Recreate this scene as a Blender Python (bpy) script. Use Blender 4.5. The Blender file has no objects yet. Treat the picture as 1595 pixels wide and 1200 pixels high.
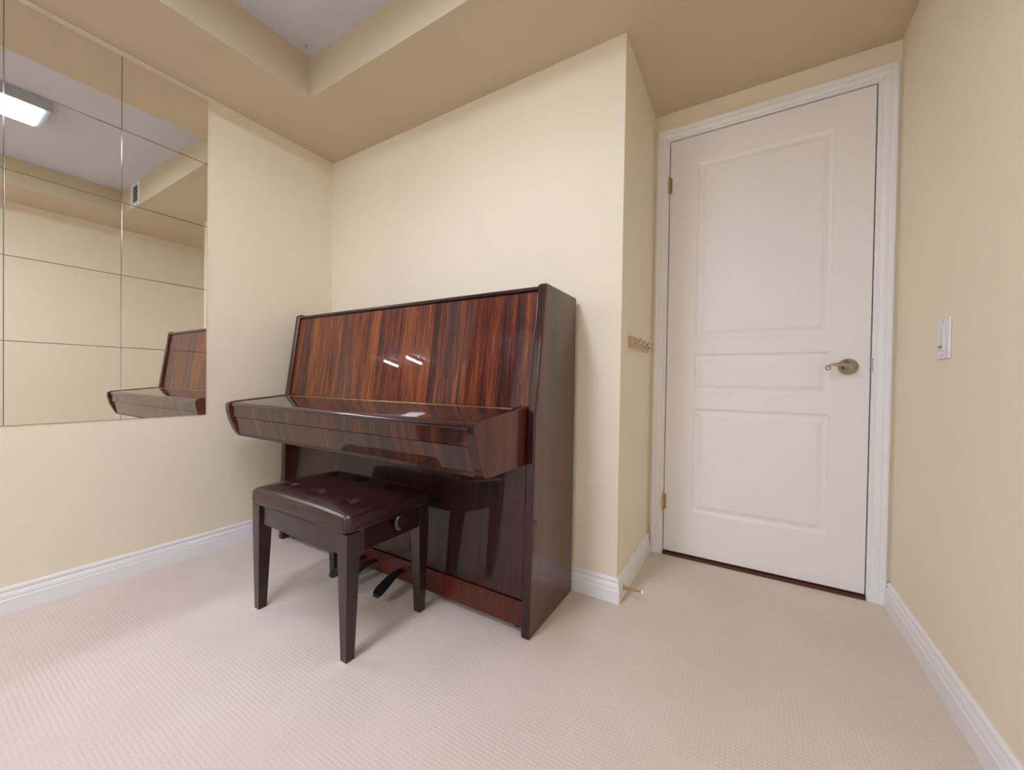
import bpy, bmesh, math, random
from mathutils import Vector, Matrix

S = bpy.context.scene
COL = S.collection
random.seed(4)

# ------------------------------------------------------------------ camera
cam_data = bpy.data.cameras.new('camera')
cam_data.lens = 13.6265
cam_data.sensor_width = 36.0
cam_data.sensor_fit = 'HORIZONTAL'
cam_data.clip_start = 0.02
cam = bpy.data.objects.new('camera', cam_data)
COL.objects.link(cam)
fw = Vector((-0.51775397, 0.85545834, -0.01103867))
rt = Vector((0.85531781, 0.51786979, 0.01556703))
up = Vector((-0.01903354, 0.00138168, 0.99981789))
cam.matrix_world = Matrix(((rt.x, up.x, -fw.x, 2.23917), (rt.y, up.y, -fw.y, -1.49864),
                           (rt.z, up.z, -fw.z, 0.85517), (0, 0, 0, 1)))
S.camera = cam

# ------------------------------------------------------------------ world, exposure
world = bpy.data.worlds.new('world')
S.world = world
world.use_nodes = True
bg = world.node_tree.nodes['Background']
bg.inputs[0].default_value = (0.9, 0.93, 1.0, 1)
bg.inputs[1].default_value = 0.02
S.view_settings.view_transform = 'Standard'
S.view_settings.look = 'None'
S.view_settings.gamma = 1.0
S.view_settings.use_curve_mapping = False
S.view_settings.exposure = 1.38
LAMP_STRENGTH = 9.8
FAR_FILL = 4.6
WINDOW_FILL = 0.7
LAMP_COLOR = (0.90, 0.955, 1.10, 1)
S.cycles.max_bounces = 14
S.cycles.diffuse_bounces = 8
S.cycles.glossy_bounces = 8
S.cycles.use_denoising = True
S.cycles.sample_clamp_indirect = 25.0
S.cycles.blur_glossy = 0.0

# ------------------------------------------------------------------ room numbers (metres)
R_, A_, D_, H_, H2 = 2.7288, 1.8209, 0.5607, 2.1963, 2.3909
FRONT = -2.75          # the room opens to a larger space here
FARY, FARX = -6.4, 5.8
HF = 2.42
TX0, TX1, TY0, TY1 = 0.4154, 2.2736, -2.70, -0.4069
SOFY = -3.05
BT = 0.015
BH = 0.094

# ------------------------------------------------------------------ materials
def new_mat(name):
    m = bpy.data.materials.new(name)
    m.use_nodes = True
    nt = m.node_tree
    return m, nt, nt.nodes['Principled BSDF']

def lin(c):
    return tuple(((v / 12.92) if v <= 0.04045 else ((v + 0.055) / 1.055) ** 2.4) for v in c)

def rgb(r, g, b):
    return lin((r / 255, g / 255, b / 255)) + (1,)

def plain(name, col, rough=0.5, metal=0.0, coat=0.0, spec=0.5, coat_rough=0.03):
    m, nt, b = new_mat(name)
    b.inputs['Base Color'].default_value = col
    b.inputs['Roughness'].default_value = rough
    b.inputs['Metallic'].default_value = metal
    b.inputs['Coat Weight'].default_value = coat
    b.inputs['Coat Roughness'].default_value = coat_rough
    b.inputs['Specular IOR Level'].default_value = spec
    return m

def paint(name, c1, c2, rough=0.6, bump=0.02, scale=90.0):
    m, nt, b = new_mat(name)
    tc = nt.nodes.new('ShaderNodeTexCoord')
    n = nt.nodes.new('ShaderNodeTexNoise')
    n.inputs['Scale'].default_value = 2.2
    n.inputs['Detail'].default_value = 3
    mix = nt.nodes.new('ShaderNodeMix')
    mix.data_type = 'RGBA'
    mix.inputs[6].default_value = c1
    mix.inputs[7].default_value = c2
    n2 = nt.nodes.new('ShaderNodeTexNoise')
    n2.inputs['Scale'].default_value = scale
    n2.inputs['Detail'].default_value = 4
    bp = nt.nodes.new('ShaderNodeBump')
    bp.inputs['Strength'].default_value = bump
    bp.inputs['Distance'].default_value = 0.01
    L = nt.links.new
    L(tc.outputs['Object'], n.inputs['Vector'])
    L(tc.outputs['Object'], n2.inputs['Vector'])
    L(n.outputs['Fac'], mix.inputs[0])
    L(mix.outputs[2], b.inputs['Base Color'])
    L(n2.outputs['Fac'], bp.inputs['Height'])
    L(bp.outputs['Normal'], b.inputs['Normal'])
    b.inputs['Roughness'].default_value = rough
    b.inputs['Specular IOR Level'].default_value = 0.3
    return m

WALL = paint('cream_wallpaper', (0.86, 0.79, 0.635, 1), (0.845, 0.775, 0.615, 1), 0.55, 0.05, 160)
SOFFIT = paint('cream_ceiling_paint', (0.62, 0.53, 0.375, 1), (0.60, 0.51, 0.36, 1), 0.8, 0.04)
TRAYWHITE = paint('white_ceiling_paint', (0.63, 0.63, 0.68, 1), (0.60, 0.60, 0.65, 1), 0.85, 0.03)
def add_stain(m, pos, radius, col):
    """a small brown water mark on a painted surface"""
    nt = m.node_tree
    b = nt.nodes['Principled BSDF']
    src = b.inputs['Base Color'].links[0].from_socket
    tc = nt.nodes.new('ShaderNodeTexCoord')
    nz = nt.nodes.new('ShaderNodeTexNoise')
    nz.inputs['Scale'].default_value = 60
    vm = nt.nodes.new('ShaderNodeVectorMath')
    vm.operation = 'DISTANCE'
    vm.inputs[1].default_value = pos
    nt.links.new(tc.outputs['Object'], vm.inputs[0])
    nt.links.new(tc.outputs['Object'], nz.inputs['Vector'])
    ad = nt.nodes.new('ShaderNodeMath')
    ad.operation = 'MULTIPLY_ADD'
    ad.inputs[1].default_value = radius * 2.2
    nt.links.new(nz.outputs['Fac'], ad.inputs[0])
    nt.links.new(vm.outputs['Value'], ad.inputs[2])
    mr = nt.nodes.new('ShaderNodeMapRange')
    mr.inputs[1].default_value = radius * 1.6
    mr.inputs[2].default_value = radius * 2.3
    mr.inputs[3].default_value = 0.55
    mr.inputs[4].default_value = 0.0
    nt.links.new(ad.outputs[0], mr.inputs[0])
    mx = nt.nodes.new('ShaderNodeMix')
    mx.data_type = 'RGBA'
    mx.inputs[7].default_value = col
    nt.links.new(mr.outputs[0], mx.inputs[0])
    nt.links.new(src, mx.inputs[6])
    nt.links.new(mx.outputs[2], b.inputs['Base Color'])
add_stain(TRAYWHITE, (0.463, -0.456, 2.3909), 0.012, (0.36, 0.27, 0.17, 1))
TRIM = plain('white_gloss_trim', (0.86, 0.86, 0.89, 1), 0.3)
PALE = paint('pale_grey_paint', (0.72, 0.68, 0.62, 1), (0.70, 0.66, 0.60, 1), 0.7, 0.02)
DOORW = paint('white_door_paint', (0.87, 0.85, 0.845, 1), (0.86, 0.84, 0.835, 1), 0.42, 0.015, 60)
BRASS = plain('brass', (0.52, 0.41, 0.19, 1), 0.25, 1.0)
NICKEL = plain('satin_nickel', (0.46, 0.40, 0.32, 1), 0.16, 1.0)
CHROME = plain('chrome', (0.62, 0.62, 0.58, 1), 0.15, 1.0)
BLACKM = plain('black_iron', (0.01, 0.01, 0.011, 1), 0.5)
REDFELT = plain('red_felt', (0.35, 0.01, 0.01, 1), 0.95)
PLASTIC = plain('white_plastic', (0.80, 0.80, 0.84, 1), 0.3)
SHADOWGAP = plain('dark_slot', (0.03, 0.025, 0.02, 1), 0.8)
RUBBER = plain('white_rubber', (0.85, 0.84, 0.8, 1), 0.6)
GREYMETAL = plain('grey_enamel', (0.46, 0.47, 0.51, 1), 0.4)
THRESH = plain('dark_hardwood', (0.085, 0.026, 0.012, 1), 0.5)
PINE = plain('honey_pine', (0.60, 0.43, 0.25, 1), 0.45)
VENTW = plain('vent_white', (0.75, 0.78, 0.85, 1), 0.4)
MIRROR = plain('mirror_silver', (0.93, 0.925, 0.90, 1), 0.0, 1.0)
MIRROREDGE = plain('mirror_glass_edge', (0.42, 0.40, 0.37, 1), 0.12, 1.0)

def carpet_mat():
    m, nt, b = new_mat('beige_loop_carpet')
    L = nt.links.new
    tc = nt.nodes.new('ShaderNodeTexCoord')
    sep = nt.nodes.new('ShaderNodeSeparateXYZ')
    L(tc.outputs['Object'], sep.inputs[0])
    def M(op, a, bb=None):
        n = nt.nodes.new('ShaderNodeMath')
        n.operation = op
        if isinstance(a, (int, float)):
            n.inputs[0].default_value = a
        else:
            L(a, n.inputs[0])
        if bb is not None:
            if isinstance(bb, (int, float)):
                n.inputs[1].default_value = bb
            else:
                L(bb, n.inputs[1])
        return n.outputs[0]
    k = math.pi / 0.0105
    # loop knots laid out in offset rows, slightly wobbled
    nz = nt.nodes.new('ShaderNodeTexNoise')
    nz.inputs['Scale'].default_value = 14
    nz.inputs['Detail'].default_value = 3
    L(tc.outputs['Object'], nz.inputs['Vector'])
    wob = M('MULTIPLY', nz.outputs['Fac'], 1.5)
    sx = M('SINE', M('ADD', M('MULTIPLY', sep.outputs[0], k), wob))
    sy = M('SINE', M('ADD', M('MULTIPLY', sep.outputs[1], k), wob))
    prod = M('MULTIPLY', sx, sy)
    mk = nt.nodes.new('ShaderNodeTexNoise')
    mk.inputs['Scale'].default_value = 5.0
    mk.inputs['Detail'].default_value = 5
    L(tc.outputs['Object'], mk.inputs['Vector'])
    mr = nt.nodes.new('ShaderNodeMapRange')
    mr.inputs[1].default_value = 0.38
    mr.inputs[2].default_value = 0.62
    mr.inputs[3].default_value = 0.25
    mr.inputs[4].default_value = 0.9
    L(mk.outputs['Fac'], mr.inputs[0])
    grid = M('MULTIPLY', M('ABSOLUTE', prod), mr.outputs[0])
    grid = M('ADD', grid, M('MULTIPLY', M('SUBTRACT', 1.0, mr.outputs[0]), 0.4))
    fine = nt.nodes.new('ShaderNodeTexNoise')
    fine.inputs['Scale'].default_value = 260
    fine.inputs['Detail'].default_value = 3
    L(tc.outputs['Object'], fine.inputs['Vector'])
    hgt = M('ADD', M('MULTIPLY', grid, 0.75), M('MULTIPLY', fine.outputs['Fac'], 1.1))
    bp = nt.nodes.new('ShaderNodeBump')
    bp.inputs['Strength'].default_value = 0.42
    bp.inputs['Distance'].default_value = 0.003
    L(hgt, bp.inputs['Height'])
    L(bp.outputs['Normal'], b.inputs['Normal'])
    ramp = nt.nodes.new('ShaderNodeValToRGB')
    ramp.color_ramp.elements[0].position = 0.35
    ramp.color_ramp.elements[0].color = (0.67, 0.585, 0.515, 1)
    ramp.color_ramp.elements[1].position = 1.25
    ramp.color_ramp.elements[1].position = 1.0
    ramp.color_ramp.elements[1].color = (0.745, 0.655, 0.585, 1)
    L(hgt, ramp.inputs[0])
    wear = nt.nodes.new('ShaderNodeTexNoise')
    wear.inputs['Scale'].default_value = 3.5
    wear.inputs['Detail'].default_value = 4
    L(tc.outputs['Object'], wear.inputs['Vector'])
    wr = nt.nodes.new('ShaderNodeValToRGB')
    wr.color_ramp.elements[0].position = 0.3
    wr.color_ramp.elements[0].color = (0.94, 0.93, 0.92, 1)
    wr.color_ramp.elements[1].position = 0.7
    wr.color_ramp.elements[1].color = (1, 1, 1, 1)
    L(wear.outputs['Fac'], wr.inputs[0])
    mix = nt.nodes.new('ShaderNodeMix')
    mix.data_type = 'RGBA'
    mix.blend_type = 'MULTIPLY'
    mix.inputs[0].default_value = 1.0
    L(ramp.outputs[0], mix.inputs[6])
    L(wr.outputs[0], mix.inputs[7])
    L(mix.outputs[2], b.inputs['Base Color'])
    b.inputs['Roughness'].default_value = 0.95
    b.inputs['Specular IOR Level'].default_value = 0.1
    return m
CARPET = carpet_mat()

def wood_mat(name, stops, band=9.0, axis='Z', fleck=0.35, seed=0.0, coat=1.0, warp=0.12, spec=0.5, fine=0.55):
    """Polished veneer, the grain running along one axis; stops = colour ramp."""
    m, nt, b = new_mat(name)
    L = nt.links.new
    tc = nt.nodes.new('ShaderNodeTexCoord')
    mp = nt.nodes.new('ShaderNodeMapping')
    sc = {'P': (1, 0.035, 0.035), 'Z': (1, 1, 0.035), 'X': (0.035, 1, 1), 'Y': (1, 0.035, 1)}[axis]
    mp.inputs['Scale'].default_value = sc
    mp.inputs['Location'].default_value = (seed, seed * 0.7, seed * 1.3)
    L(tc.outputs['Object'], mp.inputs['Vector'])
    # broad stripes
    n1 = nt.nodes.new('ShaderNodeTexNoise')
    n1.inputs['Scale'].default_value = band
    n1.inputs['Detail'].default_value = 5
    n1.inputs['Roughness'].default_value = 0.62
    n1.inputs['Distortion'].default_value = warp
    L(mp.outputs[0], n1.inputs['Vector'])
    # narrow streaks
    n2 = nt.nodes.new('ShaderNodeTexNoise')
    n2.inputs['Scale'].default_value = band * 7
    n2.inputs['Detail'].default_value = 4
    n2.inputs['Roughness'].default_value = 0.7
    L(mp.outputs[0], n2.inputs['Vector'])
    # interlocked fleck across the grain
    mp3 = nt.nodes.new('ShaderNodeMapping')
    mp3.inputs['Scale'].default_value = tuple(1.0 if v == 1 else 0.09 for v in sc)
    L(tc.outputs['Object'], mp3.inputs['Vector'])
    n3 = nt.nodes.new('ShaderNodeTexNoise')
    n3.inputs['Scale'].default_value = 170
    n3.inputs['Detail'].default_value = 2
    L(mp3.outputs[0], n3.inputs['Vector'])
    def M(op, a, c):
        n = nt.nodes.new('ShaderNodeMath')
        n.operation = op
        for i, v in enumerate((a, c)):
            if isinstance(v, (int, float)):
                n.inputs[i].default_value = v
            else:
                L(v, n.inputs[i])
        return n.outputs[0]
    v = M('ADD', M('MULTIPLY', n1.outputs['Fac'], 1.0), M('MULTIPLY', M('SUBTRACT', n2.outputs['Fac'], 0.5), fine))
    v = M('ADD', v, M('MULTIPLY', M('SUBTRACT', n3.outputs['Fac'], 0.5), fleck * 0.5))
    ramp = nt.nodes.new('ShaderNodeValToRGB')
    cr = ramp.color_ramp
    cr.elements[0].position, cr.elements[0].color = stops[0]
    cr.elements[1].position, cr.elements[1].color = stops[-1]
    for pos, c in stops[1:-1]:
        e = cr.elements.new(pos)
        e.color = c
    L(v, ramp.inputs[0])
    L(ramp.outputs[0], b.inputs['Base Color'])
    b.inputs['Roughness'].default_value = 0.45
    b.inputs['Specular IOR Level'].default_value = spec * 0.4
    b.inputs['Coat Weight'].default_value = coat * 0.75
    b.inputs['Coat Roughness'].default_value = 0.012
    b.inputs['Coat IOR'].default_value = 1.5
    return m

WOOD_PANEL = wood_mat('striped_mahogany_veneer', [
    (0.28, (0.016, 0.0015, 0.0018, 1)), (0.41, (0.058, 0.0060, 0.0030, 1)), (0.49, (0.115, 0.017, 0.003, 1)),
    (0.58, (0.18, 0.036, 0.004, 1)), (0.72, (0.32, 0.092, 0.010, 1))], band=27, axis='P', fine=0.8, fleck=0.22, seed=3.1, warp=0.0)
WOOD_FALL = wood_mat('striped_mahogany_fallboard', [
    (0.30, (0.010, 0.0015, 0.0012, 1)), (0.45, (0.025, 0.0035, 0.0018, 1)), (0.55, (0.048, 0.0085, 0.003, 1)),
    (0.70, (0.10, 0.023, 0.005, 1))], band=27, axis='P', fleck=0.2, seed=3.1, warp=0.0, coat=1.33)
WOOD_LOW = wood_mat('dark_mahogany_veneer', [
    (0.30, (0.010, 0.002, 0.002, 1)), (0.45, (0.020, 0.004, 0.004, 1)), (0.58, (0.036, 0.007, 0.005, 1)),
    (0.72, (0.055, 0.012, 0.007, 1))], band=6, axis='P', seed=7.7, fleck=0.8, warp=0.6)
WOOD_SIDE = wood_mat('brown_mahogany_veneer', [
    (0.30, (0.048, 0.010, 0.004, 1)), (0.5, (0.070, 0.015, 0.006, 1)), (0.7, (0.095, 0.023, 0.008, 1))],
    band=16, seed=1.7, fleck=0.7, coat=1.2)
WOOD_CHEEK = wood_mat('red_brown_mahogany_veneer', [
    (0.30, (0.065, 0.014, 0.006, 1)), (0.5, (0.10, 0.023, 0.010, 1)), (0.7, (0.145, 0.037, 0.015, 1))],
    band=16, seed=5.7, fleck=0.9, coat=0.8)
WOOD_EDGE = plain('dark_lacquered_edge', (0.028, 0.004, 0.005, 1), 0.3, 0, 0.8, 0.2, 0.012)
BENCHWOOD = plain('dark_brown_lacquer', (0.026, 0.009, 0.006, 1), 0.3, 0, 0.75, 0.2, 0.03)

def leather_mat():
    m, nt, b = new_mat('dark_brown_leather')
    tc = nt.nodes.new('ShaderNodeTexCoord')
    n = nt.nodes.new('ShaderNodeTexVoronoi')
    n.inputs['Scale'].default_value = 420
    bp = nt.nodes.new('ShaderNodeBump')
    bp.inputs['Strength'].default_value = 0.08
    bp.inputs['Distance'].default_value = 0.002
    nt.links.new(tc.outputs['Object'], n.inputs['Vector'])
    nt.links.new(n.outputs['Distance'], bp.inputs['Height'])
    nt.links.new(bp.outputs['Normal'], b.inputs['Normal'])
    b.inputs['Base Color'].default_value = (0.034, 0.0105, 0.009, 1)
    b.inputs['Roughness'].default_value = 0.24
    b.inputs['Specular IOR Level'].default_value = 0.6
    return m
LEATHER = leather_mat()

# ------------------------------------------------------------------ helpers
def link_mesh(name, bm, mats, parent=None, smooth=False, bevel=0.0, seg=3):
    """One mesh object, geometry given in world coordinates."""
    if parent is not None:
        root = parent
        off = Vector((0, 0, 0))
        while root is not None:
            off += root.location
            root = root.parent
        bmesh.ops.translate(bm, verts=bm.verts, vec=-off)
    bmesh.ops.recalc_face_normals(bm, faces=bm.faces)
    me = bpy.data.meshes.new(name)
    bm.to_mesh(me)
    bm.free()
    for mt in (mats if isinstance(mats, (list, tuple)) else [mats]):
        me.materials.append(mt)
    o = bpy.data.objects.new(name, me)
    COL.objects.link(o)
    if parent is not None:
        o.parent = parent
    if smooth or bevel:
        for p in me.polygons:
            p.use_smooth = True
    if bevel:
        md = o.modifiers.new('bevel', 'BEVEL')
        md.width = bevel
        md.segments = seg
        md.limit_method = 'ANGLE'
        md.angle_limit = math.radians(35)
        md.harden_normals = True
    elif smooth:
        md = o.modifiers.new('edges', 'EDGE_SPLIT')
        md.split_angle = math.radians(40)
    return o

def box(bm, x0, x1, y0, y1, z0, z1, mat=0):
    vs = [bm.verts.new((x, y, z)) for x in (x0, x1) for y in (y0, y1) for z in (z0, z1)]
    for f in ((0, 1, 3, 2), (4, 6, 7, 5), (0, 4, 5, 1), (2, 3, 7, 6), (0, 2, 6, 4), (1, 5, 7, 3)):
        fc = bm.faces.new([vs[i] for i in f])
        fc.material_index = mat
    return vs

def prism_x(bm, prof, x0, x1, mat=0):
    """profile of (y, z), extruded along x"""
    a = [bm.verts.new((x0, y, z)) for y, z in prof]
    b = [bm.verts.new((x1, y, z)) for y, z in prof]
    n = len(prof)
    bm.faces.new(a).material_index = mat
    bm.faces.new(b[::-1]).material_index = mat
    for i in range(n):
        bm.faces.new((a[i], b[i], b[(i + 1) % n], a[(i + 1) % n])).material_index = mat

def tube(bm, pts, radii, seg=14, mat=0, cap=True, squash=1.0):
    pts = [Vector(p) for p in pts]
    if isinstance(radii, (int, float)):
        radii = [radii] * len(pts)
    rings = []
    ref = None
    for i, p in enumerate(pts):
        t = (pts[min(i + 1, len(pts) - 1)] - pts[max(i - 1, 0)]).normalized()
        if ref is None:
            ref = t.orthogonal().normalized()
        ref = (ref - t * ref.dot(t)).normalized()
        bn = t.cross(ref)
        ring = []
        for k in range(seg):
            a = 2 * math.pi * k / seg
            ring.append(bm.verts.new(p + ref * math.cos(a) * radii[i] + bn * math.sin(a) * radii[i] * squash))
        rings.append(ring)
    for a, b in zip(rings, rings[1:]):
        for k in range(seg):
            f = bm.faces.new((a[k], a[(k + 1) % seg], b[(k + 1) % seg], b[k]))
            f.material_index = mat
    if cap:
        bm.faces.new(rings[0][::-1]).material_index = mat
        bm.faces.new(rings[-1]).material_index = mat

def lathe(bm, origin, axis, prof, seg=32, mat=0):
    """prof: (distance along axis, radius)"""
    o = Vector(origin)
    ax = Vector(axis).normalized()
    tube(bm, [o + ax * d for d, r in prof], [max(r, 1e-4) for d, r in prof], seg, mat)

def thing(name, label, cat, loc, group=None, kind=None):
    o = bpy.data.objects.new(name, None)
    o.empty_display_size = 0.05
    COL.objects.link(o)
    o.location = loc
    if label:
        o['label'] = label
    if cat:
        o['category'] = cat
    if group:
        o['group'] = group
    if kind:
        o['kind'] = kind
    return o

def struct(o, label=None, cat=None):
    o['kind'] = 'structure'
    if label:
        o['label'] = label
    if cat:
        o['category'] = cat
    return o

# ------------------------------------------------------------------ room shell
bm = bmesh.new()
box(bm, -0.1, FARX + 0.1, FARY - 0.1, D_, -0.06, 0.0)
struct(link_mesh('floor', bm, CARPET), 'beige looped carpet with a small waffle texture across the whole room', 'carpet')

bm = bmesh.new()
box(bm, -0.1, 0.0, FARY, 0.1, 0.0, HF)
struct(link_mesh('wall_left', bm, WALL), 'cream wall on the left carrying the mirror tiles', 'wall')
bm = bmesh.new()
box(bm, 0.0, A_, 0.0, 0.1, 0.0, H_)
struct(link_mesh('wall_back', bm, WALL), 'cream wall behind the piano', 'wall')
bm = bmesh.new()
box(bm, A_ - 0.1, A_, 0.1, D_ + 0.12, 0.0, H_)
struct(link_mesh('wall_recess', bm, WALL), 'narrow cream side wall of the door recess with the hook rail', 'wall')

DL, DR, DT = 1.8954, 2.6586, 2.050          # door slab
GAP = 0.005
bm = bmesh.new()
box(bm, A_, DL - 0.022, D_, D_ + 0.12, 0, H_)
box(bm, DR + 0.022, R_, D_, D_ + 0.12, 0, H_)
box(bm, DL - 0.022, DR + 0.022, D_, D_ + 0.12, DT + 0.022, H_)
struct(link_mesh('wall_far', bm, WALL), 'cream wall strips around the white door', 'wall')
bm = bmesh.new()
box(bm, R_, R_ + 0.1, FRONT, D_ + 0.12, 0, H_)
struct(link_mesh('wall_right', bm, WALL), 'cream wall on the right with the light dimmer', 'wall')
bm = bmesh.new()
box(bm, -0.1, FARX + 0.1, FARY - 0.1, FARY, 0, HF)
struct(link_mesh('wall_front', bm, PALE), 'pale grey wall at the far end of the adjoining space', 'wall')
bm = bmesh.new()
box(bm, FARX, FARX + 0.1, FARY, FRONT - 0.1, 0, HF)
box(bm, R_ + 0.1, FARX + 0.1, FRONT - 0.1, FRONT, 0, HF)
struct(link_mesh('wall_beyond', bm, PALE), 'pale grey walls of the adjoining space behind the camera', 'wall')
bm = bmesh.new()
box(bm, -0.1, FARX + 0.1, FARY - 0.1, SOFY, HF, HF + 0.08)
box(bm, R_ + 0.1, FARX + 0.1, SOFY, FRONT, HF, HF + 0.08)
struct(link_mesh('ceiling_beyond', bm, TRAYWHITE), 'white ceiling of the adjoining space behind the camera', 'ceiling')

# ceiling: a dropped soffit around a raised tray
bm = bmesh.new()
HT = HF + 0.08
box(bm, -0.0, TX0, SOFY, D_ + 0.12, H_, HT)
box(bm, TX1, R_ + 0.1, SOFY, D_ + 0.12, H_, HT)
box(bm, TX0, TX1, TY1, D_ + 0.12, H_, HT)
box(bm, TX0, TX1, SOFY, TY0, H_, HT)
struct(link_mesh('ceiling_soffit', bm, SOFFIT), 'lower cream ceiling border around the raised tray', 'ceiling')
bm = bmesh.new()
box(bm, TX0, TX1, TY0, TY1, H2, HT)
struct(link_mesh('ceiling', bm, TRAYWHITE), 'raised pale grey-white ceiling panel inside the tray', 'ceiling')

# baseboards with a moulded profile (depth from wall, height)
BPROF = [(0.0, 0.0), (BT, 0.0), (BT, 0.050), (0.0125, 0.0535), (0.0135, 0.057), (0.0125, 0.065), (0.0092, 0.073),
         (0.0070, 0.0755), (0.0072, 0.079), (0.0098, 0.0815), (0.0100, 0.086), (0.0082, 0.0915), (0.0050, BH), (0.0, BH)]
def baseboard(name, p0, p1, nrm, m0, m1, label):
    d = (Vector(p1) - Vector(p0)).normalized()
    n = Vector(nrm)
    bm = bmesh.new()
    a = [bm.verts.new(Vector(p0) + n * t + Vector((0, 0, z)) + d * (t * m0)) for t, z in BPROF]
    b = [bm.verts.new(Vector(p1) + n * t + Vector((0, 0, z)) + d * (t * m1)) for t, z in BPROF]
    bm.faces.new(a)
    bm.faces.new(b[::-1])
    k = len(a)
    for i in range(k):
        bm.faces.new((a[i], b[i], b[(i + 1) % k], a[(i + 1) % k]))
    struct(link_mesh(name, bm, TRIM), label, 'baseboard')
e = 0.0004
baseboard('baseboard_left', (0, FARY, 0), (0, 0, 0), (1, 0, 0), 1, -1, 'white moulded baseboard along the left wall')
baseboard('baseboard_back', (0, 0, 0), (A_, 0, 0), (0, -1, 0), 1, 1, 'white moulded baseboard behind and beside the piano')
baseboard('baseboard_recess', (A_, 0, 0), (A_, D_ - 0.017, 0), (1, 0, 0), -1, 0, 'short white baseboard in the door recess with the door stop')
baseboard('baseboard_right', (R_, FRONT, 0), (R_, D_ - 0.017, 0), (-1, 0, 0), 0, 0, 'white moulded baseboard along the right wall')

# ------------------------------------------------------------------ door, casing, jamb
CW = 0.058
CPROF = [(0.0, 0.0), (0.0, 0.007), (0.004, 0.0095), (0.010, 0.0095), (0.013, 0.008), (0.018, 0.0115), (0.024, 0.0135),
         (0.034, 0.0145), (0.038, 0.013), (0.042, 0.0155), (0.050, 0.0165), (0.056, 0.0155), (CW, 0.013), (CW, 0.0)]
bm = bmesh.new()
xa, xb, zt = DL - 0.0030, DR + 0.0035, DT + 0.0040
path = [((xa, 0.0), (-1, 0)), ((xa, zt), (-1, 1)), ((xb, zt), (1, 1)), ((xb, 0.0), (1, 0))]
rings = []
for (px, pz), (sx, sz) in path:
    rings.append([bm.verts.new((px + sx * w, D_ - t, pz + sz * w)) for w, t in CPROF])
for a, b in zip(rings, rings[1:]):
    for i in range(len(CPROF)):
        j = (i + 1) % len(CPROF)
        bm.faces.new((a[i], b[i], b[j], a[j]))
bm.faces.new(rings[0])
bm.faces.new(rings[-1][::-1])
struct(link_mesh('trim_1', bm, TRIM), 'white moulded casing framing the door', 'door casing')

bm = bmesh.new()
box(bm, DL - 0.0215, DL - GAP, D_ + 0.0005, D_ + 0.12, 0, DT + GAP)
box(bm, DR + GAP, DR + 0.0215, D_ + 0.0005, D_ + 0.12, 0, DT + GAP)
box(bm, DL - 0.0215, DR + 0.0215, D_ + 0.0005, D_ + 0.12, DT + GAP, DT + 0.0215)
box(bm, DL - GAP, DL + 0.008, D_ + 0.042, D_ + 0.055, 0.0, DT + GAP)
box(bm, DR - 0.008, DR + GAP, D_ + 0.042, D_ + 0.055, 0.0, DT + GAP)
box(bm, DL + 0.008, DR - 0.008, D_ + 0.042, D_ + 0.055, DT - 0.008, DT + GAP)
struct(link_mesh('trim_2', bm, TRIM), 'white jamb inside the door opening', 'door jamb')
bm = bmesh.new()
box(bm, DL - 0.003, DR + 0.003, D_ - 0.010, D_ + 0.3, -0.06, 0.013)
struct(link_mesh('trim_3', bm, THRESH), 'dark brown wooden threshold under the door', 'threshold')

door = thing('door_1', 'white three-panel door with a scroll lever handle', 'door', (DL, D_, 0), kind='structure')
def door_slab():
    bm = bmesh.new()
    yf, yb, z0, z1 = D_ + 0.002, D_ + 0.037, 0.020, DT
    px0, px1 = 2.020, 2.535
    pan = [(0.230, 0.735), (0.813, 0.997), (1.070, 1.920)]
    xs = [DL, px0, px1, DR]
    zs = [z0] + [v for pr_ in pan for v in pr_] + [z1]
    grid = {(i, j): bm.verts.new((x, yf, z)) for i, x in enumerate(xs) for j, z in enumerate(zs)}
    for i in range(3):
        for j in range(len(zs) - 1):
            c = [grid[i, j], grid[i + 1, j], grid[i + 1, j + 1], grid[i, j + 1]]
            if i == 1 and j in (1, 3, 5):
                prev = c
                x0, x1, za, zb = xs[1], xs[2], zs[j], zs[j + 1]
                for ins, dep in ((0.003, 0.0035), (0.008, 0.007), (0.013, 0.0085), (0.019, 0.0082), (0.027, 0.0055),
                                 (0.034, 0.0035), (0.0352, 0.0012), (0.037, 0.0008)):
                    nx = [bm.verts.new(q) for q in ((x0 + ins, yf + dep, za + ins), (x1 - ins, yf + dep, za + ins),
                                                    (x1 - ins, yf + dep, zb - ins), (x0 + ins, yf + dep, zb - ins))]
                    for k in range(4):
                        bm.faces.new((prev[k], prev[(k + 1) % 4], nx[(k + 1) % 4], nx[k]))
                    prev = nx
                bm.faces.new(prev)
            else:
                bm.faces.new(c)
    back = {}
    n = len(zs)
    b = [bm.verts.new(q) for q in ((DL, yb, z0), (DR, yb, z0), (DR, yb, z1), (DL, yb, z1))]
    bm.faces.new(b[::-1])
    bm.faces.new([grid[i, 0] for i in range(4)] + [b[1], b[0]])
    bm.faces.new([grid[i, n - 1] for i in range(4)] + [b[2], b[3]])
    bm.faces.new([grid[0, j] for j in range(n)] + [b[3], b[0]])
    bm.faces.new([grid[3, j] for j in range(n)] + [b[2], b[1]])
    return bm
link_mesh('door_slab', door_slab(), DOORW, door)

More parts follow.
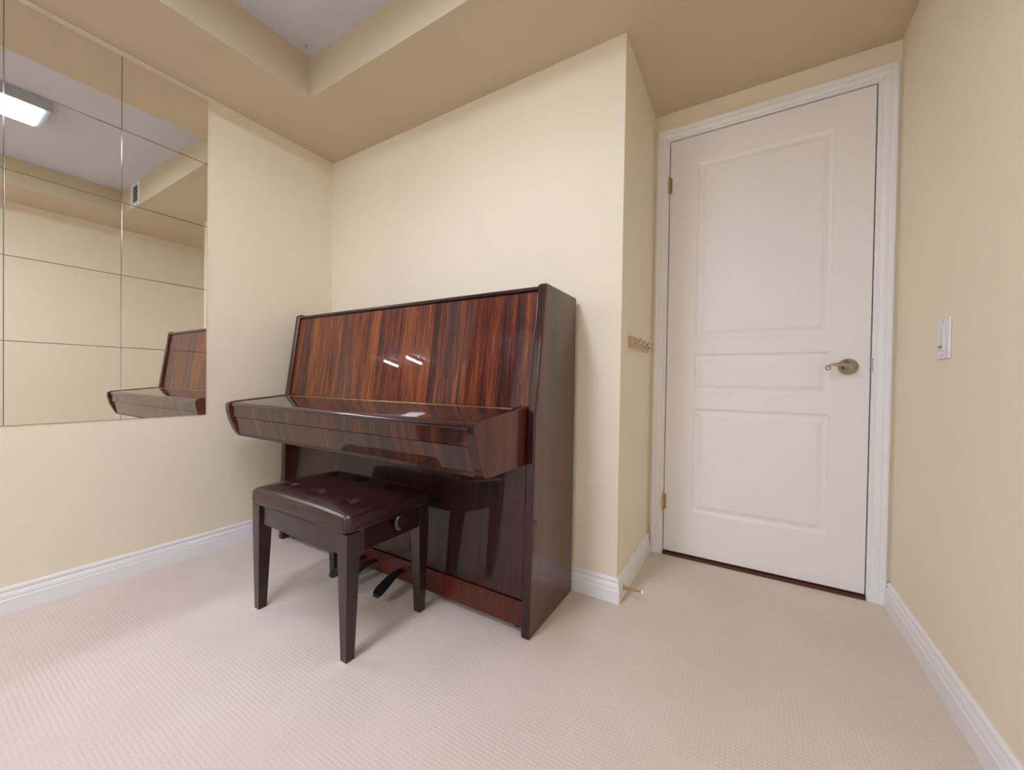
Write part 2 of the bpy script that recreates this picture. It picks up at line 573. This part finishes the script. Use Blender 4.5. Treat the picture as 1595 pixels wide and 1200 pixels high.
hx, hz = 2.591, 0.9335
bm = bmesh.new()
lathe(bm, (hx, D_ + 0.002, hz), (0, -1, 0), [(0, 0.033), (0.003, 0.034), (0.007, 0.0325), (0.012, 0.028), (0.017, 0.021),
                                             (0.020, 0.014), (0.023, 0.011), (0.040, 0.0095), (0.045, 0.0105), (0.052, 0.0108), (0.056, 0.008), (0.058, 0.002)], 40)
handle = link_mesh('door_handle', bm, NICKEL, door, smooth=True)
bm = bmesh.new()
yl = D_ - 0.048
pts, rad = [], []
for i in range(15):
    t = i / 14
    x = hx + 0.004 - t * 0.073
    z = hz + 0.001 + 0.0055 * math.sin(t * math.pi * 1.0) * (1 - t * 0.2) + 0.003 * t
    pts.append((x, yl, z))
    rad.append(0.0085 * (1 - t) + 0.0035 * t + 0.0020 * math.sin(t * math.pi))
cx_, cz_ = hx - 0.0685, hz - 0.0060
for i in range(1, 26):
    a = math.radians(92 + i * 19)
    rr = 0.0105 * (1 - i / 36)
    pts.append((cx_ + rr * math.cos(a), yl, cz_ + rr * math.sin(a)))
    rad.append(0.0030 - 0.0012 * i / 25)
tube(bm, pts, rad, 12)
o = link_mesh('lever', bm, NICKEL, handle, smooth=True)
o['label'] = 'scroll-ended lever'
bm = bmesh.new()
for k, zz in enumerate((0.911, 0.925, 0.939, 0.953)):
    pass
box(bm, DR + 0.0002, DR + 0.0065, D_ - 0.011, D_ - 0.004, 0.911, 0.967)
o = link_mesh('strike_plate', bm, GREYMETAL, door, bevel=0.0012)
for z0_, z1_ in ((1.791, 1.876), (0.223, 0.307)):
    bm = bmesh.new()
    zc = z0_
    prof = [(0.0, 0.003), (0.004, 0.0058)]
    nk = 5
    hh = (z1_ - z0_ - 0.008) / nk
    for k in range(nk):
        b0 = 0.004 + k * hh
        prof += [(b0 + 0.0008, 0.0062), (b0 + hh - 0.0008, 0.0062), (b0 + hh, 0.0050)]
    prof += [(z1_ - z0_ - 0.002, 0.0058), (z1_ - z0_, 0.002)]
    lathe(bm, (DL - 0.001, D_ - 0.0145, z0_), (0, 0, 1), prof, 14)
    hg = link_mesh('hinge', bm, BRASS, door, smooth=True)
    hg['label'] = 'brass hinge'
    bm = bmesh.new()
    box(bm, DL + 0.0005, DL + 0.0095, D_ - 0.0025, D_ + 0.0015, z0_ + 0.005, z1_ - 0.005)
    link_mesh('hinge_leaf', bm, BRASS, hg)

# unseen dark door added beyond the mirror to darken the piano panel's reflection
WALNUT = wood_mat('dark_walnut', [(0.3, (0.020, 0.010, 0.006, 1)), (0.5, (0.035, 0.018, 0.010, 1)), (0.7, (0.055, 0.028, 0.015, 1))], band=9, seed=2.2, coat=0.3)
dark_door = thing('added_dark_door', 'added unseen dark walnut door in the left wall past the mirror, darkening the piano reflection', 'door', (0, -2.36, 0), kind='structure')
bm = bmesh.new()
box(bm, 0.0155, 0.030, -2.70, -2.02, 0.015, 2.05)
for zz0, zz1 in ((0.25, 0.95), (1.10, 1.90)):
    box(bm, 0.0302, 0.036, -2.58, -2.14, zz0, zz1)
link_mesh('door_slab', bm, WALNUT, dark_door, bevel=0.003)
bm = bmesh.new()
for (a_, b_, c_, d_2) in ((-2.76, -2.702, 0.0, 2.11), (-2.018, -1.96, 0.0, 2.11), (-2.702, -2.018, 2.052, 2.11)):
    box(bm, 0.0155, 0.034, a_, b_, c_, d_2)
link_mesh('door_frame', bm, WALNUT, dark_door, bevel=0.003)
bm = bmesh.new()
lathe(bm, (0.030, -2.09, 0.96), (1, 0, 0), [(0, 0.025), (0.004, 0.025), (0.008, 0.012), (0.03, 0.010), (0.04, 0.022), (0.055, 0.026), (0.065, 0.02), (0.068, 0.004)], 24)
link_mesh('door_knob', bm, NICKEL, dark_door, smooth=True)

# ------------------------------------------------------------------ mirror tiles
TW, TH, ZB, YR = 0.2989, 0.3011, 0.6676, -0.6612
rows = ['bottom row', 'second row from the bottom', 'middle row', 'second row from the top', 'top row']
seen = {
    (0, 0): 'bottom mirror tile nearest the corner, showing the piano keyboard end',
    (0, 1): 'mirror tile nearest the corner, showing the reflected upright part of the piano',
    (0, 2): 'middle-height mirror tile nearest the corner, showing plain cream wall',
    (0, 3): 'mirror tile nearest the corner, showing the reflected air vent',
    (0, 4): 'topmost mirror tile nearest the corner, touching the cream ceiling strip',
    (1, 0): 'bottom mirror tile in the second column from the corner, showing the tip of the keyboard',
    (1, 1): 'mirror tile second from the bottom in the second column from the corner',
    (1, 2): 'middle-height mirror tile in the second column from the corner',
    (1, 3): 'mirror tile in the second column, showing the reflected ceiling tray and lamp edge',
    (1, 4): 'topmost mirror tile in the second column from the corner',
    (2, 0): 'bottom mirror tile of the leftmost column at the photo edge',
    (2, 1): 'mirror tile second from the bottom in the leftmost column at the photo edge',
    (2, 2): 'middle-height mirror tile of the leftmost column at the photo edge',
    (2, 3): 'mirror tile second from the top in the leftmost column at the photo edge',
    (2, 4): 'topmost mirror tile of the leftmost column at the photo edge',
}
for c in range(3):
    for r in range(5):
        y1 = YR - c * TW - 0.0003
        y0 = YR - (c + 1) * TW + 0.0003
        z0 = ZB + r * TH + 0.0003
        z1 = ZB + (r + 1) * TH - 0.0003
        bm = bmesh.new()
        bv = 0.0010
        outer0 = [(0.0002, y0, z0), (0.0002, y1, z0), (0.0002, y1, z1), (0.0002, y0, z1)]
        outer1 = [(0.0030, *q[1:]) for q in outer0]
        inner = [(0.0040, y0 + bv, z0 + bv), (0.0040, y1 - bv, z0 + bv), (0.0040, y1 - bv, z1 - bv), (0.0040, y0 + bv, z1 - bv)]
        v0, v1, v2 = ([bm.verts.new(q) for q in s] for s in (outer0, outer1, inner))
        bm.faces.new(v0[::-1]).material_index = 1
        bm.faces.new(v2)
        for k in range(4):
            j = (k + 1) % 4
            bm.faces.new((v0[k], v0[j], v1[j], v1[k])).material_index = 1
            bm.faces.new((v1[k], v1[j], v2[j], v2[k])).material_index = 1
        o = link_mesh('mirror_tile', bm, [MIRROR, MIRROREDGE])
        o['label'] = seen[c, r]
        o['category'] = 'mirror'
        o['group'] = 'square mirror tiles covering the left wall'

# ------------------------------------------------------------------ ceiling lamp
LX0, LX1, LY0, LY1 = 1.175, 1.435, -2.22, -0.995
lamp = thing('ceiling_light', 'long shallow fluorescent ceiling light with grey metal rim in the ceiling tray', 'ceiling light',
             ((LX0 + LX1) / 2, (LY0 + LY1) / 2, H2))
bm = bmesh.new()
box(bm, LX0 - 0.014, LX1 + 0.014, LY0 - 0.03, LY1 + 0.03, 2.3345, H2 - 0.0003)
link_mesh('housing', bm, GREYMETAL, lamp, bevel=0.004)
DIFF, nt, b = new_mat('lit_diffuser')
em = nt.nodes.new('ShaderNodeEmission')
em.inputs[0].default_value = LAMP_COLOR
em.inputs[1].default_value = LAMP_STRENGTH
nt.links.new(em.outputs[0], nt.nodes['Material Output'].inputs[0])
bm = bmesh.new()
box(bm, LX0, LX1, LY0, LY1, 2.330, 2.334)
link_mesh('diffuser', bm, DIFF, lamp)

# lamps of the adjoining space: two tube battens reflected in the piano, plus an added unseen fill panel
TUBE, nt, b = new_mat('lit_tube')
em = nt.nodes.new('ShaderNodeEmission')
em.inputs[0].default_value = (0.95, 0.97, 1.05, 1)
em.inputs[1].default_value = 70.0
nt.links.new(em.outputs[0], nt.nodes['Material Output'].inputs[0])
for xt, y0t, y1t, lab in ((4.29, -4.88, -4.48, 'short tube batten light farther from the room, reflected as the left streak in the piano'),
                          (3.44, -4.72, -4.28, 'short tube batten light nearer the room, reflected as the right streak in the piano')):
    bl = thing('batten_light', lab, 'ceiling light', (xt, (y0t + y1t) / 2, HF), 'short tube lights of the adjoining space')
    bm = bmesh.new()
    box(bm, xt - 0.03, xt + 0.03, y0t - 0.03, y1t + 0.03, HF - 0.05, HF - 0.0003)
    link_mesh('housing', bm, GREYMETAL, bl, bevel=0.003)
    bm = bmesh.new()
    tube(bm, [(xt, y0t, HF - 0.075), (xt, y1t, HF - 0.075)], 0.014, 12)
    link_mesh('tube', bm, TUBE, bl, smooth=True)
    bm = bmesh.new()
    for ye in (y0t, y1t):
        box(bm, xt - 0.012, xt + 0.012, ye - 0.012, ye + 0.012, HF - 0.095, HF - 0.048)
    link_mesh('tube_holder', bm, GREYMETAL, bl)
DIFF2, nt, b = new_mat('fill_panel_glow')
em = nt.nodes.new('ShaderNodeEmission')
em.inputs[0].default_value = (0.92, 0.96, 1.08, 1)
em.inputs[1].default_value = FAR_FILL  # glow added as fill for the door and right side
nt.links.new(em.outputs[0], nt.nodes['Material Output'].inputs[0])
pl = thing('fill_panel_light', 'added unseen flat square fill light on the ceiling of the adjoining space behind the camera', 'ceiling light', (0.75, -4.1, HF))
bm = bmesh.new()
for (a_, b_, c_, d_2) in ((0.28, 1.22, -4.82, -4.80), (0.28, 1.22, -3.40, -3.38), (0.28, 0.30, -4.80, -3.40), (1.20, 1.22, -4.80, -3.40)):
    box(bm, a_, b_, c_, d_2, HF - 0.03, HF - 0.0003)
link_mesh('frame', bm, GREYMETAL, pl)
bm = bmesh.new()
box(bm, 0.30, 1.20, -4.80, -3.40, HF - 0.025, HF - 0.005)
link_mesh('diffuser', bm, DIFF2, pl)

# unseen window-shaped fill light added on the far wall of the adjoining space
WINMAT, nt, b = new_mat('fill_window_glow')
em = nt.nodes.new('ShaderNodeEmission')
em.inputs[0].default_value = (0.92, 0.96, 1.08, 1)
em.inputs[1].default_value = WINDOW_FILL
nt.links.new(em.outputs[0], nt.nodes['Material Output'].inputs[0])
win = thing('fill_window', 'added unseen fill light shaped as a wide frosted window in the far wall behind the camera', 'window', (1.6, FARY, 0.1), kind='structure')
bm = bmesh.new()
for (a_, b_, c_, d_2) in ((0.54, 2.66, 0.04, 0.10), (0.54, 2.66, 2.05, 2.11), (0.54, 0.60, 0.10, 2.05), (2.60, 2.66, 0.10, 2.05), (1.57, 1.63, 0.10, 2.05)):
    box(bm, a_, b_, FARY + 0.0003, FARY + 0.05, c_, d_2)
link_mesh('fill_window_frame', bm, TRIM, win)
bm = bmesh.new()
box(bm, 0.60, 1.57, FARY + 0.0003, FARY + 0.02, 0.10, 2.05)
box(bm, 1.63, 2.60, FARY + 0.0003, FARY + 0.02, 0.10, 2.05)
link_mesh('fill_pane', bm, WINMAT, win)

# ------------------------------------------------------------------ air vent on the tray side
vent = thing('air_vent', 'small white air vent grille on the ceiling tray side, seen reflected in the mirror', 'air vent', (1.955, TY1, 2.28))
bm = bmesh.new()
yv = TY1 - 0.0003
vx0, vx1, vz0, vz1 = 1.862, 2.045, 2.203, 2.386
gx0, gx1, gz0, gz1 = 1.897, 2.015, 2.228, 2.362
for (a, b_, c_, d2) in ((vx0, vx1, vz0, gz0), (vx0, vx1, gz1, vz1), (vx0, gx0, gz0, gz1), (gx1, vx1, gz0, gz1)):
    box(bm, a, b_, yv - 0.006, yv, c_, d2)
link_mesh('frame', bm, VENTW, vent, bevel=0.001)
bm = bmesh.new()
box(bm, gx0, gx1, yv - 0.001, yv, gz0, gz1)
link_mesh('duct_opening', bm, BLACKM, vent)
for k in range(7):
    zc = gz0 + (k + 0.5) * (gz1 - gz0) / 7
    bm = bmesh.new()
    prism_x(bm, [(yv - 0.0055, zc - 0.004), (yv - 0.0055, zc - 0.0025), (yv - 0.0012, zc + 0.006), (yv - 0.0012, zc + 0.0045)], gx0, gx1)
    link_mesh('louver', bm, VENTW, vent)

# ------------------------------------------------------------------ dimmer on right wall
dim = thing('light_dimmer', 'white slide dimmer switch plate on the right wall beside the door', 'light switch', (R_, 0.1085, 0.997))
bm = bmesh.new()
box(bm, R_ - 0.0065, R_ - 0.0002, 0.0695, 0.1475, 0.9385, 1.0555)
link_mesh('cover_plate', bm, PLASTIC, dim, bevel=0.003)
bm = bmesh.new()
box(bm, R_ - 0.0095, R_ - 0.0066, 0.0925, 0.1245, 0.962, 1.030)
pad = link_mesh('slider_frame', bm, PLASTIC, dim, bevel=0.0012)
bm = bmesh.new()
box(bm, R_ - 0.0098, R_ - 0.0094, 0.1065, 0.1105, 0.968, 1.024)
link_mesh('slot', bm, GREYMETAL, pad)
bm = bmesh.new()
box(bm, R_ - 0.0145, R_ - 0.0099, 0.1010, 0.1160, 0.969, 0.976)
link_mesh('slider', bm, plain('grey_plastic', (0.32, 0.30, 0.28, 1), 0.4), dim, bevel=0.001)
for zz in (0.9485, 1.0455):
    bm = bmesh.new()
    lathe(bm, (R_ - 0.0064, 0.1085, zz), (-1, 0, 0), [(0, 0.0032), (0.0008, 0.0030), (0.0012, 0.001)], 14)
    link_mesh('screw', bm, GREYMETAL, dim, smooth=True)

# ------------------------------------------------------------------ hook rail on the recess wall
rail = thing('hook_rail', 'small honey pine rail with metal hooks on the recess wall left of the door', 'hook rail', (A_, 0.28, 1.024))
bm = bmesh.new()
box(bm, A_ + 0.0002, A_ + 0.015, 0.113, 0.440, 1.000, 1.046)
link_mesh('backboard', bm, PINE, rail, bevel=0.003)
for k in range(4):
    yh = 0.165 + k * 0.076
    bm = bmesh.new()
    lathe(bm, (A_ + 0.0152, yh, 1.026), (1, 0, 0), [(0, 0.010), (0.002, 0.0105), (0.004, 0.007), (0.006, 0.0045)], 16)
    hk = []
    for i in range(11):
        a = i / 10 * math.pi * 0.95
        hk.append((A_ + 0.019 + 0.015 * math.sin(a * 0.5) + 0.003 * i / 10, yh, 1.026 - 0.010 * math.sin(a) + 0.008 * (i / 10) ** 2))
    tube(bm, hk, 0.0030, 10)
    lathe(bm, Vector(hk[-1]) + Vector((0.003, 0, 0.004)), (0.4, 0, 1), [(-0.005, 0.002), (-0.0035, 0.004), (0, 0.0055), (0.0035, 0.004), (0.005, 0.002)], 14)
    link_mesh('hook', bm, CHROME, rail, smooth=True)

# ------------------------------------------------------------------ door stop
stop = thing('door_stop', 'brass rod door stop with white tip on the recess baseboard', 'door stop', (A_ + BT, 0.045, 0.042))
sb = Vector((A_ + 0.0155, 0.045, 0.042))
sd = Vector((0.985, 0.12, -0.03)).normalized()
bm = bmesh.new()
lathe(bm, sb, sd, [(-0.001, 0.0095), (0.002, 0.0095), (0.004, 0.008), (0.010, 0.0062), (0.030, 0.0050), (0.066, 0.0040), (0.067, 0.0038)], 20)
link_mesh('rod', bm, BRASS, stop, smooth=True)
bm = bmesh.new()
lathe(bm, sb + sd * 0.0665, sd, [(0, 0.0050), (0.001, 0.0058), (0.007, 0.0056), (0.010, 0.003)], 18)
link_mesh('rubber_tip', bm, RUBBER, stop, smooth=True)

# ------------------------------------------------------------------ upright piano
PX0, PX1 = 0.130, 1.645
ST = 0.034
piano = thing('upright_piano', 'glossy striped mahogany upright piano with closed lid against the back wall', 'piano',
              ((PX0 + PX1) / 2, -0.2, 0))
side_prof = [(-0.022, 0.0), (-0.022, 1.194), (-0.288, 1.196), (-0.300, 1.190), (-0.357, 0.775), (-0.364, 0.740), (-0.366, 0.70), (-0.384, 0.0)]
for xs0 in (PX0, PX1 - ST):
    bm = bmesh.new()
    prism_x(bm, side_prof, xs0, xs0 + ST)
    bm.normal_update()
    for f in bm.faces:
        if abs(f.normal.x) < 0.5:
            f.material_index = 1
    link_mesh('side_panel', bm, [WOOD_SIDE, WOOD_EDGE], piano, bevel=0.0075, seg=5)
IX0, IX1 = PX0 + ST + 0.0008, PX1 - ST - 0.0008
# top lid
bm = bmesh.new()
prism_x(bm, [(-0.024, 1.170), (-0.024, 1.187), (-0.292, 1.187), (-0.298, 1.184), (-0.300, 1.179), (-0.297, 1.173), (-0.290, 1.170)], IX0, IX1)
link_mesh('top_lid', bm, WOOD_EDGE, piano, smooth=True, bevel=0.002)
# music panel, leaning back
PA = (-0.3430, 0.762)
PB = (-0.2900, 1.1685)
bm = bmesh.new()
nrm = Vector((PB[1] - PA[1], -(PB[0] - PA[0]))).normalized()
th = 0.02
prism_x(bm, [PA, PB, (PB[0] + nrm.x * th, PB[1] + nrm.y * th), (PA[0] + nrm.x * th, PA[1] + nrm.y * th)], IX0 + 0.001, IX1 - 0.001)
link_mesh('music_panel', bm, WOOD_PANEL, piano)
# key bed with cheeks
CX0, CX1 = 0.1645, 1.6102
CT = 0.032
cheek = [(-0.345, 0.770), (-0.622, 0.7410), (-0.636, 0.7375), (-0.6440, 0.732), (-0.6475, 0.722), (-0.6460, 0.700), (-0.636, 0.655),
         (-0.618, 0.610), (-0.606, 0.588), (-0.598, 0.577), (-0.585, 0.572), (-0.345, 0.572)]
for cx0 in (CX0, CX1 - CT):
    bm = bmesh.new()
    prism_x(bm, cheek, cx0, cx0 + CT)
    bm.normal_update()
    for f in bm.faces:
        if abs(f.normal.x) < 0.5:
            f.material_index = 1
    link_mesh('cheek', bm, [WOOD_CHEEK, WOOD_EDGE], piano, bevel=0.003, seg=3)
FX0, FX1 = CX0 + CT + 0.0008, CX1 - CT - 0.0008
bm = bmesh.new()
fall = [(-0.3625, 0.764), (-0.620, 0.7370), (-0.6290, 0.7350), (-0.6350, 0.7312), (-0.6385, 0.7260), (-0.6390, 0.7200), (-0.6375, 0.7165),
        (-0.6345, 0.7155), (-0.6310, 0.668), (-0.612, 0.668), (-0.612, 0.700), (-0.3625, 0.740)]
prism_x(bm, fall, FX0, FX1)
for f in bm.faces:
    zc = sum(v.co.z for v in f.verts) / len(f.verts)
    yc = sum(v.co.y for v in f.verts) / len(f.verts)
    if len(f.verts) == 4 and yc < -0.624 and zc > 0.7158:
        f.material_index = 1
fb = link_mesh('fallboard', bm, [WOOD_FALL, WOOD_EDGE], piano, smooth=True)
bm = bmesh.new()
def on_fall(y, dz=0.0):
    return 0.764 + (y + 0.3625) * (0.764 - 0.737) / (0.620 - 0.3625) + dz
prism_x(bm, [(-0.385, on_fall(-0.385, 0.0002)), (-0.385, on_fall(-0.385, 0.0022)), (-0.3885, on_fall(-0.3885, 0.0026)),
             (-0.392, on_fall(-0.392, 0.0022)), (-0.392, on_fall(-0.392, 0.0002))], FX0 + 0.004, FX1 - 0.004)
hb = link_mesh('fallboard_hinge', bm, BRASS, fb)
hb['label'] = 'thin brass hinge strip'
bm = bmesh.new()
prism_x(bm, [(-0.6255, 0.6655), (-0.613, 0.6655), (-0.590, 0.589), (-0.603, 0.589)], FX0, FX1)
link_mesh('key_slip', bm, WOOD_FALL, piano, bevel=0.0012)
bm = bmesh.new()
prism_x(bm, [(-0.600, 0.576), (-0.600, 0.588), (-0.340, 0.588), (-0.340, 0.576)], FX0, FX1)
link_mesh('key_bed', bm, WOOD_LOW, piano)
# blocks joining cheek and side
bm = bmesh.new()
# lower panel, leaning back a little
bm.free()
bm = bmesh.new()
prism_x(bm, [(-0.357, 0.112), (-0.318, 0.574), (-0.303, 0.574), (-0.342, 0.112)], IX0 + 0.001, IX1 - 0.001)
link_mesh('lower_panel', bm, WOOD_LOW, piano)
bm = bmesh.new()
prism_x(bm, [(-0.367, 0.024), (-0.360, 0.106), (-0.345, 0.106), (-0.345, 0.024)], IX0, IX1)
link_mesh('toe_rail', bm, wood_mat('red_mahogany_veneer', [
    (0.30, (0.05, 0.007, 0.004, 1)), (0.5, (0.085, 0.012, 0.006, 1)), (0.7, (0.12, 0.022, 0.009, 1))], band=8, seed=9.0), piano, bevel=0.001)
bm = bmesh.new()
box(bm, IX0, IX1, -0.040, -0.024, 0.03, 1.168)
link_mesh('back_board', bm, WOOD_LOW, piano)
# pedals
for k, xp in enumerate((0.800, 0.870, 1.030)):
    bm = bmesh.new()
    path = [(-0.33, 0.066, 0.010), (-0.385, 0.070, 0.011), (-0.41, 0.071, 0.014), (-0.44, 0.068, 0.019), (-0.47, 0.062, 0.0215), (-0.50, 0.056, 0.0225), (-0.518, 0.052, 0.0195), (-0.527, 0.049, 0.012)]
    dx = (0.04 if k == 2 else 0.0)
    tops, bots = [], []
    for (y, z, w) in path:
        xx = xp + dx * (-y - 0.36) / 0.17
        tops.append([bm.verts.new((xx + s * w, y, z + 0.003 - 0.002 * abs(s))) for s in (-1, -0.5, 0.5, 1)])
        bots.append([bm.verts.new((xx + s * w, y, z - 0.012 + 0.002 * abs(s))) for s in (-1, -0.5, 0.5, 1)])
    for a, b2 in zip(tops, tops[1:]):
        for i in range(3):
            bm.faces.new((a[i], a[i + 1], b2[i + 1], b2[i]))
    for a, b2 in zip(bots, bots[1:]):
        for i in range(3):
            bm.faces.new((a[i], b2[i], b2[i + 1], a[i + 1]))
    for (t0, t1, q0, q1) in zip(tops, tops[1:], bots, bots[1:]):
        bm.faces.new((t0[0], t1[0], q1[0], q0[0]))
        bm.faces.new((t0[3], q0[3], q1[3], t1[3]))
    bm.faces.new(tops[0] + bots[0][::-1])
    bm.faces.new(tops[-1][::-1] + bots[-1])
    pd = link_mesh('pedal', bm, BLACKM, piano, smooth=True)
    bm = bmesh.new()
    box(bm, xp - 0.016, xp + 0.016, -0.372, -0.3655, 0.052, 0.058)
    link_mesh('pedal_felt', bm, REDFELT, pd)
for xc in (1.575, 0.200):
    for yc in (-0.335, -0.07):
        bm = bmesh.new()
        lathe(bm, (xc - 0.009, yc, 0.0155), (1, 0, 0), [(0, 0.012), (0.002, 0.0153), (0.016, 0.0153), (0.018, 0.012)], 20)
        box(bm, xc - 0.018, xc + 0.018, yc - 0.012, yc + 0.012, 0.0305, 0.036)
        link_mesh('caster', bm, BLACKM, piano, smooth=True)

# ------------------------------------------------------------------ piano bench
BX0, BX1, BY0, BY1 = 0.690, 1.238, -0.772, -0.428
bench = thing('piano_bench', 'dark brown tufted leather piano bench with side knob in front of the piano', 'bench',
              ((BX0 + BX1) / 2, (BY0 + BY1) / 2, 0))
# leather cushion
bm = bmesh.new()
NX, NY = 100, 68
sx0, sx1, sy0, sy1 = 0.684, 1.243, -0.778, -0.422
tufts = [(0.800, -0.690), (0.972, -0.690), (1.150, -0.690), (0.800, -0.515), (0.972, -0.515), (1.150, -0.515)]
zb_, ztop = 0.392, 0.446
def seat_pt(u, v):
    # u, v in -1..1 ; rounded rectangular plan
    x = (sx0 + sx1) / 2 + (sx1 - sx0) / 2 * u
    y = (sy0 + sy1) / 2 + (sy1 - sy0) / 2 * v
    return x, y
def ease(t):
    return math.sqrt(max(0.0, 1 - (1 - t) ** 2))
verts = {}
def warp(t):   # denser rows near the rim
    return math.sin(t * math.pi / 2) ** 1 if abs(t) <= 1 else t
for i in range(NX + 1):
    for j in range(NY + 1):
        u = warp(-1 + 2 * i / NX)
        v = warp(-1 + 2 * j / NY)
        x, y = seat_pt(u, v)
        # distance to rim in metres
        dx_ = min(x - sx0, sx1 - x)
        dy_ = min(y - sy0, sy1 - y)
        rr = 0.020
        e1 = ease(min(1, dx_ / rr))
        e2 = ease(min(1, dy_ / rr))
        edge = e1 * e2
        crown = 0.018 * (1 - (abs(u)) ** 4) * (1 - (abs(v)) ** 4)
        z = ztop - 0.016 + 0.016 * edge + crown
        for tx, ty in tufts:
            dd = math.hypot(x - tx, y - ty)
            z -= 0.012 * math.exp(-(dd / 0.012) ** 2) + 0.0050 * math.exp(-(dd / 0.034) ** 2)
            ang = math.atan2(y - ty, x - tx)
            z -= 0.0024 * (0.5 + 0.5 * math.cos(ang * 6 + tx * 9)) * math.exp(-((dd - 0.014) / 0.012) ** 2)
        # round the plan corners
        cxn = max(0, 0.022 - dx_)
        cyn = max(0, 0.022 - dy_)
        if cxn > 0 and cyn > 0:
            L_ = math.hypot(cxn, cyn)
            mx_ = max(cxn, cyn)
            f = mx_ / L_
            sgx = 1 if u > 0 else -1
            sgy = 1 if v > 0 else -1
            x = (sx1 - 0.022 if sgx > 0 else sx0 + 0.022) + sgx * cxn * f
            y = (sy1 - 0.022 if sgy > 0 else sy0 + 0.022) + sgy * cyn * f
        verts[i, j] = bm.verts.new((x, y, z))
for i in range(NX):
    for j in range(NY):
        bm.faces.new((verts[i, j], verts[i + 1, j], verts[i + 1, j + 1], verts[i, j + 1]))
rim = [verts[i, 0] for i in range(NX)] + [verts[NX, j] for j in range(NY)] + [verts[i, NY] for i in range(NX, 0, -1)] + [verts[0, j] for j in range(NY, 0, -1)]
prev = rim
ctr = Vector(((sx0 + sx1) / 2, (sy0 + sy1) / 2, 0))
for (dz, k) in ((-0.012, 1.003), (-0.028, 1.003), (-0.0365, 0.997)):
    nx = []
    for vv in rim:
        c = vv.co
        nx.append(bm.verts.new((ctr.x + (c.x - ctr.x) * k, ctr.y + (c.y - ctr.y) * (1 + (k - 1) * 1.6), ztop - 0.016 + dz)))
    m = len(rim)
    for q in range(m):
        bm.faces.new((prev[q], nx[q], nx[(q + 1) % m], prev[(q + 1) % m]))
    prev = nx
bm.faces.new(prev)
seat = link_mesh('seat', bm, LEATHER, bench, smooth=True)
for m_ in list(seat.modifiers):
    seat.modifiers.remove(m_)
for tx, ty in tufts:
    bm = bmesh.new()
    lathe(bm, (tx, ty, 0.4462), (0, 0, 1), [(0, 0.0060), (0.0012, 0.0068), (0.0030, 0.0055), (0.0040, 0.002)], 16)
    link_mesh('tuft_button', bm, LEATHER, seat, smooth=True)
# aprons
def apron(x0, x1, y0, y1, z0=0.318, z1=0.3905):
    bm = bmesh.new()
    box(bm, x0, x1, y0, y1, z0, z1)
    link_mesh('apron', bm, BENCHWOOD, bench, bevel=0.0012)
LW = 0.046
apron(BX0 + LW + 0.0006, BX1 - LW - 0.0006, BY0 + 0.010, BY0 + 0.030)
apron(BX0 + LW + 0.0006, BX1 - LW - 0.0006, BY1 - 0.030, BY1 - 0.010)
apron(BX0 + 0.010, BX0 + 0.030, BY0 + LW + 0.0006, BY1 - LW - 0.0006)
apron(BX1 - 0.030, BX1 - 0.010, BY0 + LW + 0.0006, BY1 - LW - 0.0006)
# legs, tapering towards the foot on the inner faces
for sx in (0, 1):
    for sy in (0, 1):
        ox = BX1 if sx else BX0
        oy = BY1 if sy else BY0
        ix, iy = (-1 if sx else 1), (-1 if sy else 1)
        bm = bmesh.new()
        lv = []
        for z, w, ins in ((0.0, 0.029, 0.006), (0.31, LW, 0.0), (0.389, LW, 0.0)):
            a = [(ox + ix * ins, oy + iy * ins), (ox + ix * (ins + w), oy + iy * ins), (ox + ix * (ins + w), oy + iy * (ins + w)), (ox + ix * ins, oy + iy * (ins + w))]
            lv.append([bm.verts.new((px, py, z)) for px, py in a])
        bm.faces.new(lv[0])
        bm.faces.new(lv[-1])
        for a, b2 in zip(lv, lv[1:]):
            for k in range(4):
                bm.faces.new((a[k], a[(k + 1) % 4], b2[(k + 1) % 4], b2[k]))
        link_mesh('leg', bm, BENCHWOOD, bench, bevel=0.0014)
# height knobs
KNOBMAT = plain('brown_bakelite', (0.022, 0.011, 0.008, 1), 0.2, 0, 0.7)
for sgn, xk in ((1, BX1 - 0.0098), (-1, BX0 + 0.0098)):
    bm = bmesh.new()
    lathe(bm, (xk, -0.575, 0.372), (sgn, 0, 0), [(0, 0.009), (0.012, 0.009), (0.013, 0.022), (0.016, 0.0265), (0.022, 0.0275), (0.026, 0.0265), (0.030, 0.023), (0.0315, 0.020),
                                                  (0.0300, 0.0170), (0.0285, 0.0150), (0.0290, 0.0120), (0.0300, 0.009), (0.0305, 0.002)], 36)
    kn = link_mesh('height_knob', bm, KNOBMAT, bench, smooth=True)
